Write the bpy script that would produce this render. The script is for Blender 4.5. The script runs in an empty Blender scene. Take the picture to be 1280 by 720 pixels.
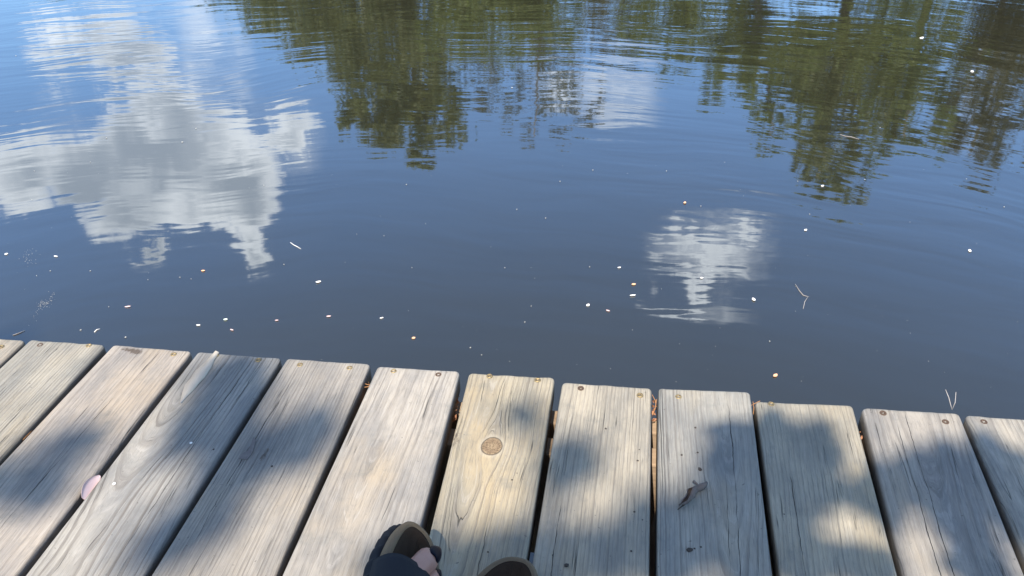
import bpy, bmesh, math, random
import numpy as np
from mathutils import Vector, Matrix, noise as mnoise
sc = bpy.context.scene
rnd = random.Random(7); rng = np.random.default_rng(11)
R = math.radians

# ------------------------------------------------------------------ camera
FPX, PITCH, ROLL, YAW, CH = 1036.0, 0.5888993, -0.0199710, -0.1651986, 0.8374644
WZ = -0.50                                    # water level (deck top is z = 0)
cy_, sy_ = math.cos(YAW), math.sin(YAW); cp_, sp_ = math.cos(PITCH), math.sin(PITCH)
Fv = Vector((sy_*cp_, cy_*cp_, -sp_)); R0 = Vector((cy_, -sy_, 0)); U0 = R0.cross(Fv)
Rv = math.cos(ROLL)*R0 + math.sin(ROLL)*U0; Uv = -math.sin(ROLL)*R0 + math.cos(ROLL)*U0
cam_d = bpy.data.cameras.new('camera'); cam = bpy.data.objects.new('camera', cam_d)
sc.collection.objects.link(cam); sc.camera = cam
cam.matrix_world = Matrix(((Rv.x, Uv.x, -Fv.x, 0), (Rv.y, Uv.y, -Fv.y, 0), (Rv.z, Uv.z, -Fv.z, CH), (0, 0, 0, 1)))
cam_d.sensor_width = 36; cam_d.lens = FPX/1280*36; cam_d.clip_start = 0.02; cam_d.clip_end = 2000

def ray(u, v):
    return (Fv*FPX + Rv*(u-640) + Uv*(360-v)).normalized()
def at(u, v, z=0.0):                           # a photograph pixel laid on the level z
    d = ray(u, v); t = (z-CH)/d.z
    return Vector((0, 0, CH)) + d*t
def azel(u, v):                                # where the mirrored ray off the water goes, degrees
    d = ray(u, v)
    return math.degrees(math.atan2(d.x, d.y)), math.degrees(math.asin(-d.z))
def far(u, v, D):                              # the point seen mirrored at that pixel, D metres out
    a, e = azel(u, v)
    return Vector((D*math.sin(R(a)), D*math.cos(R(a)), 2*WZ-CH + D*math.tan(R(e))))

# ------------------------------------------------------------------ sun, sky, exposure
SUN_AZ, SUN_EL = -171.0, 54.0
SD = Vector((math.sin(R(SUN_AZ))*math.cos(R(SUN_EL)), math.cos(R(SUN_AZ))*math.cos(R(SUN_EL)), math.sin(R(SUN_EL))))
sl = bpy.data.lights.new('sun', 'SUN'); so = bpy.data.objects.new('sun', sl); sc.collection.objects.link(so)
sl.energy = 5.0; sl.angle = R(0.55); sl.color = (1.0, 0.915, 0.79)
so.rotation_euler = SD.to_track_quat('Z', 'Y').to_euler(); so.location = SD*40
sc.view_settings.view_transform = 'Standard'; sc.view_settings.look = 'None'
sc.view_settings.exposure = 0.85; sc.view_settings.gamma = 1.0; sc.view_settings.use_curve_mapping = False

class NT:                                      # small node helper
    def __init__(s, tree): s.t = tree; s.n = tree.nodes; s.l = tree.links
    def link(s, a, b): s.l.new(a, b)
    def put(s, sock, v):
        if v is None: return
        if isinstance(v, bpy.types.NodeSocket): s.l.new(v, sock)
        else: sock.default_value = v
    def math(s, op, a, b=None, c=None, clamp=False):
        n = s.n.new('ShaderNodeMath'); n.operation = op; n.use_clamp = clamp
        for i, v in enumerate((a, b, c)): s.put(n.inputs[i], v)
        return n.outputs[0]
    def vmath(s, op, a, b=None, scale=None):
        n = s.n.new('ShaderNodeVectorMath'); n.operation = op
        s.put(n.inputs[0], a); s.put(n.inputs[1], b)
        if scale is not None: s.put(n.inputs[3], scale)
        return n.outputs[1] if op in ('LENGTH', 'DOT_PRODUCT', 'DISTANCE') else n.outputs[0]
    def noise(s, vec, scale=1.0, detail=2.0, rough=0.5, dist=0.0, col=False, w=None):
        n = s.n.new('ShaderNodeTexNoise')
        if w is not None: n.noise_dimensions = '4D'; s.put(n.inputs['W'], w)
        s.put(n.inputs['Vector'], vec); s.put(n.inputs['Scale'], scale); s.put(n.inputs['Detail'], detail)
        s.put(n.inputs['Roughness'], rough); s.put(n.inputs['Distortion'], dist)
        return n.outputs['Color' if col else 'Fac']
    def ramp(s, fac, stops, interp='LINEAR'):
        n = s.n.new('ShaderNodeValToRGB'); n.color_ramp.interpolation = interp
        e = n.color_ramp.elements
        while len(e) < len(stops): e.new(0.5)
        for i, (p, c) in enumerate(stops):
            e[i].position = p; e[i].color = (c, c, c, 1) if isinstance(c, (int, float)) else (*c, 1)
        s.put(n.inputs[0], fac); return n.outputs[0]
    def mix(s, fac, a, b, mode='MIX'):
        n = s.n.new('ShaderNodeMix'); n.data_type = 'RGBA'; n.blend_type = mode; n.clamp_factor = True
        s.put(n.inputs[0], fac)
        for i, v in ((6, a), (7, b)):
            s.put(n.inputs[i], (*v, 1) if isinstance(v, tuple) and len(v) == 3 else v)
        return n.outputs[2]
    def smooth(s, v, a, b):
        n = s.n.new('ShaderNodeMapRange'); n.interpolation_type = 'SMOOTHSTEP'
        s.put(n.inputs[0], v); n.inputs[1].default_value = a; n.inputs[2].default_value = b
        return n.outputs[0]
    def comb(s, x, y, z):
        n = s.n.new('ShaderNodeCombineXYZ')
        for i, v in enumerate((x, y, z)): s.put(n.inputs[i], v)
        return n.outputs[0]
    def sep(s, v):
        n = s.n.new('ShaderNodeSeparateXYZ'); s.put(n.inputs[0], v); return n.outputs
    def attr(s, name, kind='GEOMETRY'):
        n = s.n.new('ShaderNodeAttribute'); n.attribute_name = name; n.attribute_type = kind; return n
    def bump(s, h, strength=1.0, dist=1.0, normal=None):
        n = s.n.new('ShaderNodeBump'); s.put(n.inputs['Height'], h); n.inputs['Strength'].default_value = strength
        n.inputs['Distance'].default_value = dist
        if normal is not None: s.put(n.inputs['Normal'], normal)
        return n.outputs[0]

world = bpy.data.worlds.new('World'); sc.world = world; world.use_nodes = True
W = NT(world.node_tree); W.n.clear()
sky = W.n.new('ShaderNodeTexSky'); sky.sky_type = 'NISHITA'; sky.sun_disc = False
sky.sun_elevation = R(SUN_EL); sky.sun_rotation = R(SUN_AZ); sky.air_density = 1.1; sky.dust_density = 0.5; sky.ozone_density = 1.6
dirv = W.n.new('ShaderNodeTexCoord').outputs['Generated']
dx, dy, dz = W.sep(dirv)
az = W.math('MULTIPLY', W.math('ARCTAN2', dx, dy), 57.29578)
el = W.math('MULTIPLY', W.math('ARCSINE', dz), 57.29578)
wob = W.noise(dirv, 15.0, 7.0, 0.66, col=True)
wx, wy, wz_ = W.sep(wob)
az2 = W.math('ADD', az, W.math('MULTIPLY', W.math('SUBTRACT', wx, 0.5), 5.5))
el2 = W.math('ADD', el, W.math('MULTIPLY', W.math('SUBTRACT', wy, 0.5), 6.5))
ae = W.comb(az2, el2, 0.0)
CL = [(35,215,72,66,1.1),(110,205,85,62,1.1),(180,205,90,92,1.2),(245,210,80,76,1.2),(300,220,58,60,1.1),(345,166,56,22,1.0),(312,268,40,46,1.1),(317,316,17,30,1.0),
      (250,258,62,38,1.0),(160,272,60,36,.95),(215,140,60,40,.9),(92,50,92,36,1.15),(165,76,70,26,1.1),(60,38,50,20,.8),(188,318,34,7,1.1),(845,296,46,8,.5),(885,308,70,11,.6),(862,324,74,10,.6),(900,340,66,10,.55),(925,292,46,9,.5),(870,352,60,8,.5),(812,378,24,6,.8),(836,386,28,6.5,.9),(860,394,24,6,.8)]
VEIL = [(250,60,55,130,.75),(300,80,34,100,.6),(70,121,36,8,.55),(770,115,75,48,.95),(700,112,60,34,.7),(885,318,100,54,.78),(925,285,60,22,.6),(905,392,70,30,.42),
        (345,180,70,60,.5),(60,160,90,30,.3),(190,10,60,30,.5),(1230,130,60,60,.5)]
dens = None
def cloud_field(lst, k, cur=None):
    for (u, v, ru, rv, wgt) in lst:
        a0, e0 = azel(u, v); a1, _ = azel(u+ru, v); a2, _ = azel(u-ru, v); _, e1 = azel(u, v+rv); _, e2 = azel(u, v-rv)
        ra = abs(a1-a2)/2; re = abs(e1-e2)/2
        q = W.vmath('LENGTH', W.vmath('MULTIPLY', W.vmath('SUBTRACT', ae, (a0, e0, 0)), (1/ra, 1/re, 0)))
        val = W.math('MULTIPLY', W.math('SUBTRACT', 1.0, q, clamp=True), wgt)
        cur = val if cur is None else W.math('SMOOTH_MAX', cur, val, k)
    return cur
dens = cloud_field(CL, 0.02); veil = cloud_field(VEIL, 0.05)
# scattered fair-weather cloud over the rest of the sky
cv = W.vmath('MULTIPLY', dirv, (1, 1, 2.2))
gen = W.noise(cv, 2.3, 8.0, 0.58)
outside = W.math('MAXIMUM', W.smooth(W.math('ABSOLUTE', az), 62, 90), W.smooth(el, 46, 60))
gen = W.math('MULTIPLY', W.math('MULTIPLY', W.math('SUBTRACT', gen, 0.57, clamp=True), 4.0), outside)
dens = W.math('MAXIMUM', dens, gen)
puff = W.noise(dirv, 22.0, 7.0, 0.6)
dn = W.math('ADD', dens, W.math('MULTIPLY', W.math('MULTIPLY', W.math('SUBTRACT', puff, 0.5), 0.62), W.smooth(dens, 0.03, 0.14)))
cover = W.math('MULTIPLY', W.smooth(dn, 0.05, 0.22), W.math('ADD', 0.5, W.math('MULTIPLY', W.smooth(dn, 0.1, 0.42), 0.5)))
fibre = W.noise(W.vmath('MULTIPLY', dirv, (1, 1, 2.6)), 16.0, 8.0, 0.7)
vc = W.math('MULTIPLY', W.smooth(veil, 0.0, 0.75), W.smooth(fibre, 0.30, 0.68), clamp=True)
cover = W.math('MAXIMUM', cover, W.math('MULTIPLY', vc, 0.95))
billow = W.noise(dirv, 9.0, 6.0, 0.55); broad = W.noise(dirv, 3.6, 3.0, 0.5)
tk = W.math('ADD', dens, W.math('MULTIPLY', W.math('SUBTRACT', billow, 0.5), 1.7))
tk = W.math('ADD', tk, W.math('MULTIPLY', W.math('SUBTRACT', broad, 0.5), 1.2))
tk = W.math('ADD', tk, W.math('MULTIPLY', cloud_field([(205,172,120,50,1.0),(290,235,44,48,.9),(100,235,60,30,.5)], .08), 1.1))
thick = W.smooth(tk, -0.05, 1.30)
ccol = W.mix(thick, (11.2, 12.2, 13.4), (4.3, 5.3, 6.8))
skyc = W.mix(1.0, sky.outputs[0], W.mix(W.smooth(el, 41, 17), (.90, .93, .96), (1.22, 1.58, 1.96)), 'MULTIPLY')
final = W.mix(cover, skyc, ccol)
bg = W.n.new('ShaderNodeBackground'); bg.inputs['Strength'].default_value = 0.125; W.link(final, bg.inputs['Color'])
wo = W.n.new('ShaderNodeOutputWorld'); W.link(bg.outputs[0], wo.inputs[0])

# ------------------------------------------------------------------ helpers
COL = sc.collection
def material(name):
    m = bpy.data.materials.new(name); m.use_nodes = True
    t = NT(m.node_tree); b = t.n['Principled BSDF']; return m, t, b
def link_obj(name, me, mat=None, parent=None, smooth=False):
    o = bpy.data.objects.new(name, me); COL.objects.link(o)
    if mat is not None: me.materials.append(mat)
    if parent is not None: o.parent = parent
    if smooth: me.polygons.foreach_set('use_smooth', [True]*len(me.polygons))
    return o
def tag(o, label, cat=None, group=None):
    o['label'] = label
    if cat: o['category'] = cat
    if group: o['group'] = group
    return o
def empty(name, loc=(0, 0, 0)):
    o = bpy.data.objects.new(name, None); o.location = loc; COL.objects.link(o); o.empty_display_size = 0.1; return o
def mesh_np(name, V, F4):                       # V (n,3), F4 (m,4) or (m,3)
    me = bpy.data.meshes.new(name); V = np.asarray(V, np.float32); F4 = np.asarray(F4, np.int32); k = F4.shape[1]
    me.vertices.add(len(V)); me.vertices.foreach_set('co', V.ravel())
    me.loops.add(F4.size); me.loops.foreach_set('vertex_index', F4.ravel())
    me.polygons.add(len(F4)); me.polygons.foreach_set('loop_start', np.arange(len(F4), dtype=np.int32)*k)
    me.update(calc_edges=True); me.validate(); return me
def bm_mesh(name, bm):
    me = bpy.data.meshes.new(name); bmesh.ops.recalc_face_normals(bm, faces=bm.faces); bm.to_mesh(me); bm.free(); return me
def box_bm(bm, c, s, rz=0.0, bev=0.004):
    r = bmesh.ops.create_cube(bm, size=1.0, matrix=Matrix.Translation(c) @ Matrix.Rotation(rz, 4, 'Z') @ Matrix.Diagonal((*s, 1)))
    if bev:
        ed = list({e for v in r['verts'] for e in v.link_edges})
        bmesh.ops.bevel(bm, geom=ed, offset=bev, segments=2, affect='EDGES', profile=0.6)
def tube(path, radii, seg=8, cap=True):         # V, F for a tapered tube
    V = []; F = []; n = len(path)
    up = Vector((0.13, 0.31, 0.94))
    for i, p in enumerate(path):
        d = (path[min(i+1, n-1)] - path[max(i-1, 0)]).normalized()
        a = d.cross(up); a = a.normalized() if a.length > 1e-4 else Vector((1, 0, 0)); b = d.cross(a)
        for k in range(seg):
            t = 2*math.pi*k/seg; V.append(p + (a*math.cos(t) + b*math.sin(t))*radii[i])
    for i in range(n-1):
        for k in range(seg):
            F.append((i*seg+k, i*seg+(k+1) % seg, (i+1)*seg+(k+1) % seg, (i+1)*seg+k))
    if cap:
        c0 = len(V); V += [path[0].copy(), path[-1].copy()]
        for k in range(seg):
            F.append((c0, (k+1) % seg, k, c0)); b0 = (n-1)*seg; F.append((c0+1, b0+k, b0+(k+1) % seg, c0+1))
        F = [f if len(set(f)) == 4 else tuple(dict.fromkeys(f)) for f in F]
    return [tuple(v) for v in V], F
def pydata(name, V, F):
    me = bpy.data.meshes.new(name); me.from_pydata(V, [], F); me.update(); return me
def join_vf(parts):
    V = []; F = []
    for v, f in parts:
        o = len(V); V += v; F += [tuple(i+o for i in q) for q in f]
    return V, F

# ------------------------------------------------------------------ water
wm, t, b = material('pond_water')
geo = t.n.new('ShaderNodeNewGeometry'); P = geo.outputs['Position']
px, py, pz = t.sep(P)
cx0, cy0 = -0.3, -1.6                            # ripples spread out from the dock
rx = t.math('SUBTRACT', px, cx0); ry = t.math('SUBTRACT', py, cy0)
rr = t.math('SQRT', t.math('ADD', t.math('MULTIPLY', rx, rx), t.math('MULTIPLY', ry, ry)))
th = t.math('ARCTAN2', rx, ry)
warp = t.noise(P, 0.8, 2.0)
rw = t.math('ADD', rr, t.math('MULTIPLY', warp, 0.5))
v1 = t.comb(t.math('MULTIPLY', rw, 8.0), t.math('MULTIPLY', th, 7.0), 0.0)
v2 = t.comb(t.math('MULTIPLY', rw, 22.0), t.math('MULTIPLY', th, 26.0), 3.0)
v3 = t.comb(t.math('MULTIPLY', rw, 2.6), t.math('MULTIPLY', th, 3.0), 9.0)
n1 = t.noise(v1, 1.0, 2.0, 0.5, 0.3); n2 = t.noise(v2, 1.0, 2.0, 0.55, 0.4); n3 = t.noise(v3, 1.0, 1.0)
fary = t.smooth(rr, 3.2, 7.5)
patch = t.smooth(t.noise(t.comb(t.math('MULTIPLY', rw, 0.9), t.math('MULTIPLY', th, 2.2), 5.0), 1.0, 3.0), 0.38, 0.66)
right = t.smooth(th, -0.25, 0.25)
amp = t.math('ADD', 0.17, t.math('MULTIPLY', fary, t.math('ADD', 0.18, t.math('MULTIPLY', patch, t.math('ADD', 0.25, t.math('MULTIPLY', right, 0.75))))))
h = t.math('ADD', t.math('MULTIPLY', n1, 0.0046), t.math('MULTIPLY', n2, t.math('ADD', 0.0004, t.math('MULTIPLY', fary, 0.0006))))
h = t.math('MULTIPLY', h, amp)
h = t.math('ADD', h, t.math('MULTIPLY', n3, 0.0016))
nb = t.bump(h, 1.0, 1.0)
b.inputs['Base Color'].default_value = (0.020, 0.026, 0.022, 1)
murk = t.noise(P, 1.3, 4.0, 0.6)
t.link(t.mix(murk, (0.015, 0.015, 0.010), (0.022, 0.021, 0.013)), b.inputs['Base Color'])
b.inputs['Roughness'].default_value = 0.03; b.inputs['IOR'].default_value = 2.45
t.link(nb, b.inputs['Normal'])
bm = bmesh.new(); bmesh.ops.create_grid(bm, x_segments=40, y_segments=40, size=60, matrix=Matrix.Translation((0, 0, WZ)))
water = link_obj('water', bm_mesh('water', bm), wm); water['kind'] = 'structure'

# ------------------------------------------------------------------ ground (pond bed, banks, land beyond)
gm, t, b = material('bank_ground')
P = t.n.new('ShaderNodeNewGeometry').outputs['Position']
g1 = t.noise(P, 0.35, 6.0, 0.6); g2 = t.noise(P, 9.0, 5.0, 0.6)
c = t.mix(g1, (0.035, 0.06, 0.018), (0.10, 0.085, 0.05)); c = t.mix(t.math('MULTIPLY', g2, 0.5), c, (0.05, 0.085, 0.02))
t.link(c, b.inputs['Base Color']); b.inputs['Roughness'].default_value = 0.95; t.link(t.bump(g2, 0.6, 0.05), b.inputs['Normal'])
def shore(x):                                   # far shoreline y, near shoreline y
    return 25+2.2*math.sin(x*0.11+0.6), -2.6+0.5*math.sin(x*0.4)
def ground_z(x, y):
    yf, yn = shore(x)
    d = max(y-yf, yn-y, abs(x)-48)              # >0 on land
    n = mnoise.noise((x*0.08, y*0.08, 0))*0.5
    if d < 0: return WZ + max(-1.3, d*0.45)
    return WZ + min(0.75, d*0.4) + max(0, d-2)*0.015*(1+n) + n*min(1, d*0.2)
gx = np.concatenate([-np.geomspace(700, 62, 12), np.linspace(-60, 60, 81), np.geomspace(62, 700, 12)])
gy = np.concatenate([-np.geomspace(700, 15, 12), np.linspace(-14, 0, 23), np.linspace(1.5, 40, 40), np.geomspace(42, 700, 14)])
V = [(x, y, ground_z(x, y)) for y in gy for x in gx]; nx = len(gx)
F = [(j*nx+i, j*nx+i+1, (j+1)*nx+i+1, (j+1)*nx+i) for j in range(len(gy)-1) for i in range(nx-1)]
g = link_obj('ground', pydata('ground', V, F), gm, smooth=True); g['kind'] = 'structure'

# ------------------------------------------------------------------ foliage and bark
def leaf_mat(name, c1, c2, trans=0.35):
    m, t, b = material(name)
    P = t.n.new('ShaderNodeNewGeometry')
    n = t.noise(P.outputs['Position'], 0.9, 4.0, 0.6)
    rpi = t.math('ADD', t.math('MULTIPLY', n, 0.7), t.math('MULTIPLY', P.outputs['Random Per Island'], 0.35))
    c = t.mix(rpi, c1, c2); t.link(c, b.inputs['Base Color']); b.inputs['Roughness'].default_value = 0.55
    tr = t.n.new('ShaderNodeBsdfTranslucent'); t.link(t.mix(0.5, c, (c2[0]*1.5, c2[1]*1.6, c2[2])), tr.inputs[0])
    mx = t.n.new('ShaderNodeMixShader'); mx.inputs[0].default_value = trans
    t.link(b.outputs[0], mx.inputs[1]); t.link(tr.outputs[0], mx.inputs[2])
    t.link(mx.outputs[0], t.n['Material Output'].inputs[0]); return m
oak = leaf_mat('oak_foliage', (0.150, 0.168, 0.070), (0.215, 0.235, 0.110), .42)
bright = leaf_mat('willow_foliage', (0.155, 0.185, 0.062), (0.22, 0.255, 0.095), 0.48)
greyleaf = leaf_mat('grey_foliage', (0.11, 0.11, 0.065), (0.17, 0.165, 0.10), 0.4)
bark, t, b = material('bark')
P = t.n.new('ShaderNodeNewGeometry').outputs['Position']
n = t.noise(t.vmath('MULTIPLY', P, (6, 6, 1.4)), 1.0, 6.0, 0.65)
t.link(t.mix(n, (0.08, 0.068, 0.055), (0.24, 0.215, 0.18)), b.inputs['Base Color']); b.inputs['Roughness'].default_value = 0.95
t.link(t.bump(n, 0.8, 0.06), b.inputs['Normal'])

def leaf_cloud(centers, sizes, counts, leaf, flat=0.75):
    pts = []
    for (c, r, n) in zip(centers, sizes, counts):
        ns = max(5, int(n/60)); n = int(n)
        d = rng.normal(size=(ns, 3)); d /= np.linalg.norm(d, axis=1)[:, None]
        sub = d*(rng.uniform(0.25, 0.95, (ns, 1))**0.6)*r*np.array([1, 1, flat])
        idx = rng.integers(0, ns, n)
        pts.append(np.array(c) + sub[idx] + rng.normal(size=(n, 3))*r*0.15)
    pts = np.concatenate(pts); n = len(pts)
    a = rng.normal(size=(n, 3)); a /= np.linalg.norm(a, axis=1)[:, None]
    q = rng.normal(size=(n, 3)); b_ = np.cross(a, q); b_ /= np.linalg.norm(b_, axis=1)[:, None]
    s = rng.uniform(0.6, 1.3, (n, 1))*leaf
    A = a*s; B = b_*s*0.42
    V = np.stack([pts-A, pts+B-A*0.1, pts+A, pts-B-A*0.1], 1).reshape(-1, 3)
    return V, np.arange(n*4, dtype=np.int32).reshape(-1, 4)

def make_tree(name, label, cat, base, blobs, mat, leaf=0.10, dens=1.0, trunk_r=0.22, trunk_top=None, group=None, limbs=True):
    """blobs: (centre, radius, relative density)"""
    root = empty(name, base); tag(root, label, cat, group)
    cen = [tuple(Vector(c)-Vector(base)) for c, r, d in blobs]; rad = [r for c, r, d in blobs]
    cnt = [max(60, 900*dens*d*r*r) for c, r, d in blobs]
    V, F = leaf_cloud(cen, rad, cnt, leaf)
    link_obj('crown', mesh_np('crown', V, F), mat, root)
    zc = [c[2] for c in cen]; top = Vector(cen[int(np.argmax(zc))])
    mid = Vector((sum(c[0] for c in cen)/len(cen), sum(c[1] for c in cen)/len(cen), 0))
    top = Vector(trunk_top)-Vector(base) if trunk_top else top
    path = []; rr_ = []
    for i in range(9):
        s = i/8; p = Vector((0, 0, -0.3)).lerp(top, s); p.x += math.sin(s*5+base[0])*0.22*s; p.y += math.cos(s*4+base[0])*0.2*s
        path.append(p); rr_.append(trunk_r*(1.25 if i == 0 else 1)*(1-0.88*s)+0.015)
    parts = [tube(path, rr_, 9)]
    link_obj('trunk', pydata('trunk', *join_vf(parts)), bark, root, True)
    if limbs:
        for c, r in sorted(zip(cen, rad), key=lambda q: -q[1])[:10]:
            c = Vector(c); s = min(0.85, max(0.2, (c.z-(c-top*min(1, c.z/top.z)).length*0.6)/top.z))
            k = min(7, int(s*8)); f = s*8-k; a = path[k].lerp(path[k+1], f)
            m_ = a.lerp(c, 0.5)+Vector((0, 0, 0.12*(c-a).length))
            r0 = max(0.03, rr_[k]*0.5)
            pts = [a, a.lerp(m_, 0.5)+Vector((0, 0, .05)), m_, m_.lerp(c, 0.5), c]
            link_obj('limb', pydata('limb', *tube(pts, [r0, r0*.8, r0*.6, r0*.4, 0.012], 6)), bark, root, True)
    return root

def px_tree(name, label, cat, D, tx, blist, mat, **kw):
    """blist: (u, v, r_px, density[, dD]) as mirrored in the pond"""
    bl = []
    for q in blist:
        u, v, r, d = q[:4]; DD = D + (q[4] if len(q) > 4 else rnd.uniform(-1.3, 1.3))
        p = far(u, v, DD); rm = r/FPX*DD*1.05
        bl.append((p, rm, d))
    ux = far(tx, 60, D); gz = ground_z(ux.x, ux.y)
    # lower crown hidden above the picture frame
    for k in range(3):
        bl.append((Vector((ux.x+rnd.uniform(-1.6, 1.6), ux.y+rnd.uniform(-1, 1.5), gz+rnd.uniform(2.6, 5))), 1.1, 0.8))
    return make_tree(name, label, cat, (ux.x, ux.y, gz), bl, mat, **kw)

px_tree('oak_tree', 'dark dense oak on the far bank, its rounded crown mirrored left of centre', 'tree', 29, 500,
        [(490,50,60,1),(455,100,48,.9),(520,110,52,1.1),(440,150,26,.8),(545,160,36,1.1),(528,192,24,1),(480,165,34,.9),(400,45,44,.7),(350,12,40,.7),
         (425,10,60,1),(520,10,60,1),(570,70,40,.7),(455,140,30,.9),(500,140,36,1.1),(560,120,30,.7)], oak, leaf=0.12, dens=1.15, trunk_top=tuple(far(515,130,29)))
px_tree('willow_tree', 'bright yellow-green low tree leaning over the water on the far bank', 'tree', 25.5, 625,
        [(620,18,66,1),(680,5,60,1),(565,30,42,.8),(640,50,30,.6),(600,-30,70,1),(700,40,34,.6)], bright, leaf=0.11, dens=1.1, trunk_r=0.16)
px_tree('birch_tree', 'thin open-crowned grey-green tree between the two large oaks', 'tree', 31, 700,
        [(620,85,42,.34),(695,70,50,.5),(760,20,56,.9),(700,110,40,.3),(650,140,32,.26),(700,168,18,.35),(740,130,26,.25),(660,172,16,.3),(610,125,30,.3),(780,50,34,.6),(720,145,22,.3)],
        greyleaf, leaf=0.10, dens=1.0, trunk_r=0.08)
px_tree('elm_tree', 'broad olive-green tree with a flat ragged edge on the far bank', 'tree', 28, 900,
        [(830,20,55,1),(900,40,56,1.1),(930,92,42,.8),(960,50,54,1.1),(890,110,22,.5),(945,135,22,.5),(840,85,18,.3),(870,75,26,.6),(1000,95,40,.8),(985,140,34,.6),(960,170,26,.35),(990,40,50,.8)], bright, leaf=0.12, dens=.95)
px_tree('tall_oak_tree', 'tallest dark tree on the far bank, its narrow top mirrored right of centre', 'tree', 30, 1030,
        [(1030,60,54,1.1),(1030,125,42,1),(1040,180,40,1),(1022,225,26,.8),(1068,222,30,.55),(1095,140,42,.7),(1090,80,56,1),(1010,180,26,.7),(1000,205,16,.6),(1045,236,22,.6),(1100,190,22,.4)],
        oak, leaf=0.12, dens=1.15, trunk_r=0.3, trunk_top=tuple(far(1030,215,30)))
px_tree('maple_tree', 'mid-green tree with sky showing through at the right end of the far bank', 'tree', 27.5, 1135,
        [(1150,35,56,1.1),(1135,110,34,.8),(1130,165,28,.8),(1160,190,24,.35),(1180,70,44,.7),(1165,140,34,.5),(1110,180,30,.4),(1080,40,50,.8),(1100,110,40,.6)], bright, leaf=0.12, dens=.8, trunk_r=0.2, trunk_top=tuple(far(1130,170,27.5)))
px_tree('cypress_tree', 'narrow grey-green tree furthest right on the far bank', 'tree', 29.5, 1218,
        [(1260,25,60,1.2),(1222,120,26,.7),(1215,165,26,.8),(1255,185,26,.4),(1275,120,36,.5),(1190,195,20,.35),(1212,60,30,.8),(1290,60,50,1),(1235,205,22,.5),(1195,110,34,.5),(1190,150,34,.45),(1270,170,34,.5),(1240,70,44,.7)], greyleaf, leaf=0.11, dens=1.1, trunk_r=0.2,
        trunk_top=tuple(far(1214,180,29.5)))
px_tree('poplar_tree', 'slim dark tree behind the oak at the left of the far bank row', 'tree', 34, 380,
        [(380,10,38,.8),(420,40,36,.7),(340,-10,44,.9),(300,-30,50,1)], oak, leaf=0.13, dens=.9, trunk_r=0.18)
# trees further along the bank on both sides (the frame misses them, the place has them)
for i, (x, y) in enumerate([(-24, 29), (-31, 27), (19, 29), (26, 27), (33, 31)]):
    gz = ground_z(x, y); hgt = [6.5, 7.5, 10, 9, 11][i]
    if i < 2: hgt *= .62
    bl = [(Vector((x+rnd.gauss(0, 1.5), y+rnd.gauss(0, 1.3), gz+hgt*rnd.uniform(.45, .95))), rnd.uniform(1.0, 1.9), .8) for k in range(9)]
    make_tree('bank_tree', ['low tree at the left end of the far bank', 'squat tree by itself left of the far bank row', 'tree just right of the far bank row',
        'second tree beyond the right end of the far bank row', 'outermost tree to the right on the far bank'][i], 'tree', (x, y, gz), bl, oak, leaf=0.15, dens=.55, trunk_r=.2, limbs=False)
# bushes along the waterline
for i in range(16):
    x = -22+i*2.9+rnd.uniform(-.6, .6); y = shore(x)[0]+0.9; gz = ground_z(x, y)
    V, F = leaf_cloud([(rnd.gauss(0, .5), rnd.gauss(0, .3), .5+rnd.random()*.9) for k in range(4)], [1.0]*4, [420]*4, 0.12)
    o = link_obj('bush', mesh_np('bush', V, F), [oak, bright, greyleaf][i % 3]); o.location = (x, y, gz)
    tag(o, 'leafy bush at the waterline under the far bank trees', 'bush', 'bushes along the far waterline')

# ------------------------------------------------------------------ shade tree: its crown stands between the sun and the deck
# patches of the deck in shade (+) and in sun (-), measured on the planks
SH = [(31,609,52,24,1.1),(95,551,44,16,.62),(15,560,30,16,.4),(286,489,44,36,1.3),(235,550,34,26,.45),(329,560,58,28,1.05),(275,604,34,22,.7),(218,675,34,34,1.0),(258,648,34,24,.7),
      (400,525,34,16,.5),(526,518,40,22,.25),(510,478,50,10,.3),(640,480,40,10,.3),(573,532,12,14,.4),(652,522,34,16,.5),(690,590,18,44,.55),(608,708,90,30,1.5),(500,712,60,22,.8),
      (729,576,30,24,.85),(745,690,72,26,1.4),(795,640,20,30,.6),(905,575,26,20,.6),(925,600,30,60,1.1),(865,655,50,32,1.2),(930,690,30,34,1.2),(845,700,26,26,.8),
      (969,545,16,26,1.2),(1023,556,17,16,1.5),(1000,576,18,10,1.0),(984,610,30,38,1.3),(1057,619,40,7,1.0),(1000,692,40,28,1.3),(1095,708,26,16,1.0),
      (1165,603,52,22,1.5),(1182,575,14,12,1.0),(1110,645,12,30,.9),(1205,660,22,40,1.3),(1230,712,24,18,1.2),(1254,590,24,38,1.4),(1275,640,20,34,1.2),
      (1057,655,38,17,-1.2),(1047,597,26,9,-.8),(1150,672,34,28,-.9),(881,710,22,10,-.8),(400,480,50,20,-.6),(600,610,45,34,-.9),(760,600,24,34,-.4),(480,620,60,60,-.5)]
sunpt = lambda p, s: p + SD*s
leafP = []
SHw = [(at(u, v), abs((at(u+ru, v)-at(u-ru, v)).x)/2, abs((at(u, v+rv)-at(u, v-rv)).y)/2, w) for u, v, ru, rv, w in SH]
tries = 0
def shade(x, y):
    inside = -1.08 < x < 0.66 and 0.52 < y < 1.02
    s = 0
    for p, a, c_, w in SHw:
        q = ((x-p.x)/a)**2 + ((y-p.y)/c_)**2
        if q < 9: s += w*math.exp(-q*0.9)
    if not inside:
        dd = max(-1.08-x, x-0.66, 0.52-y, y-1.02); k = min(1, max(0, dd/0.12))
        s = s*(1-k) + k*(0.75+2.6*mnoise.noise((x*2.6, y*2.6, 4)))
    return s
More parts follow.
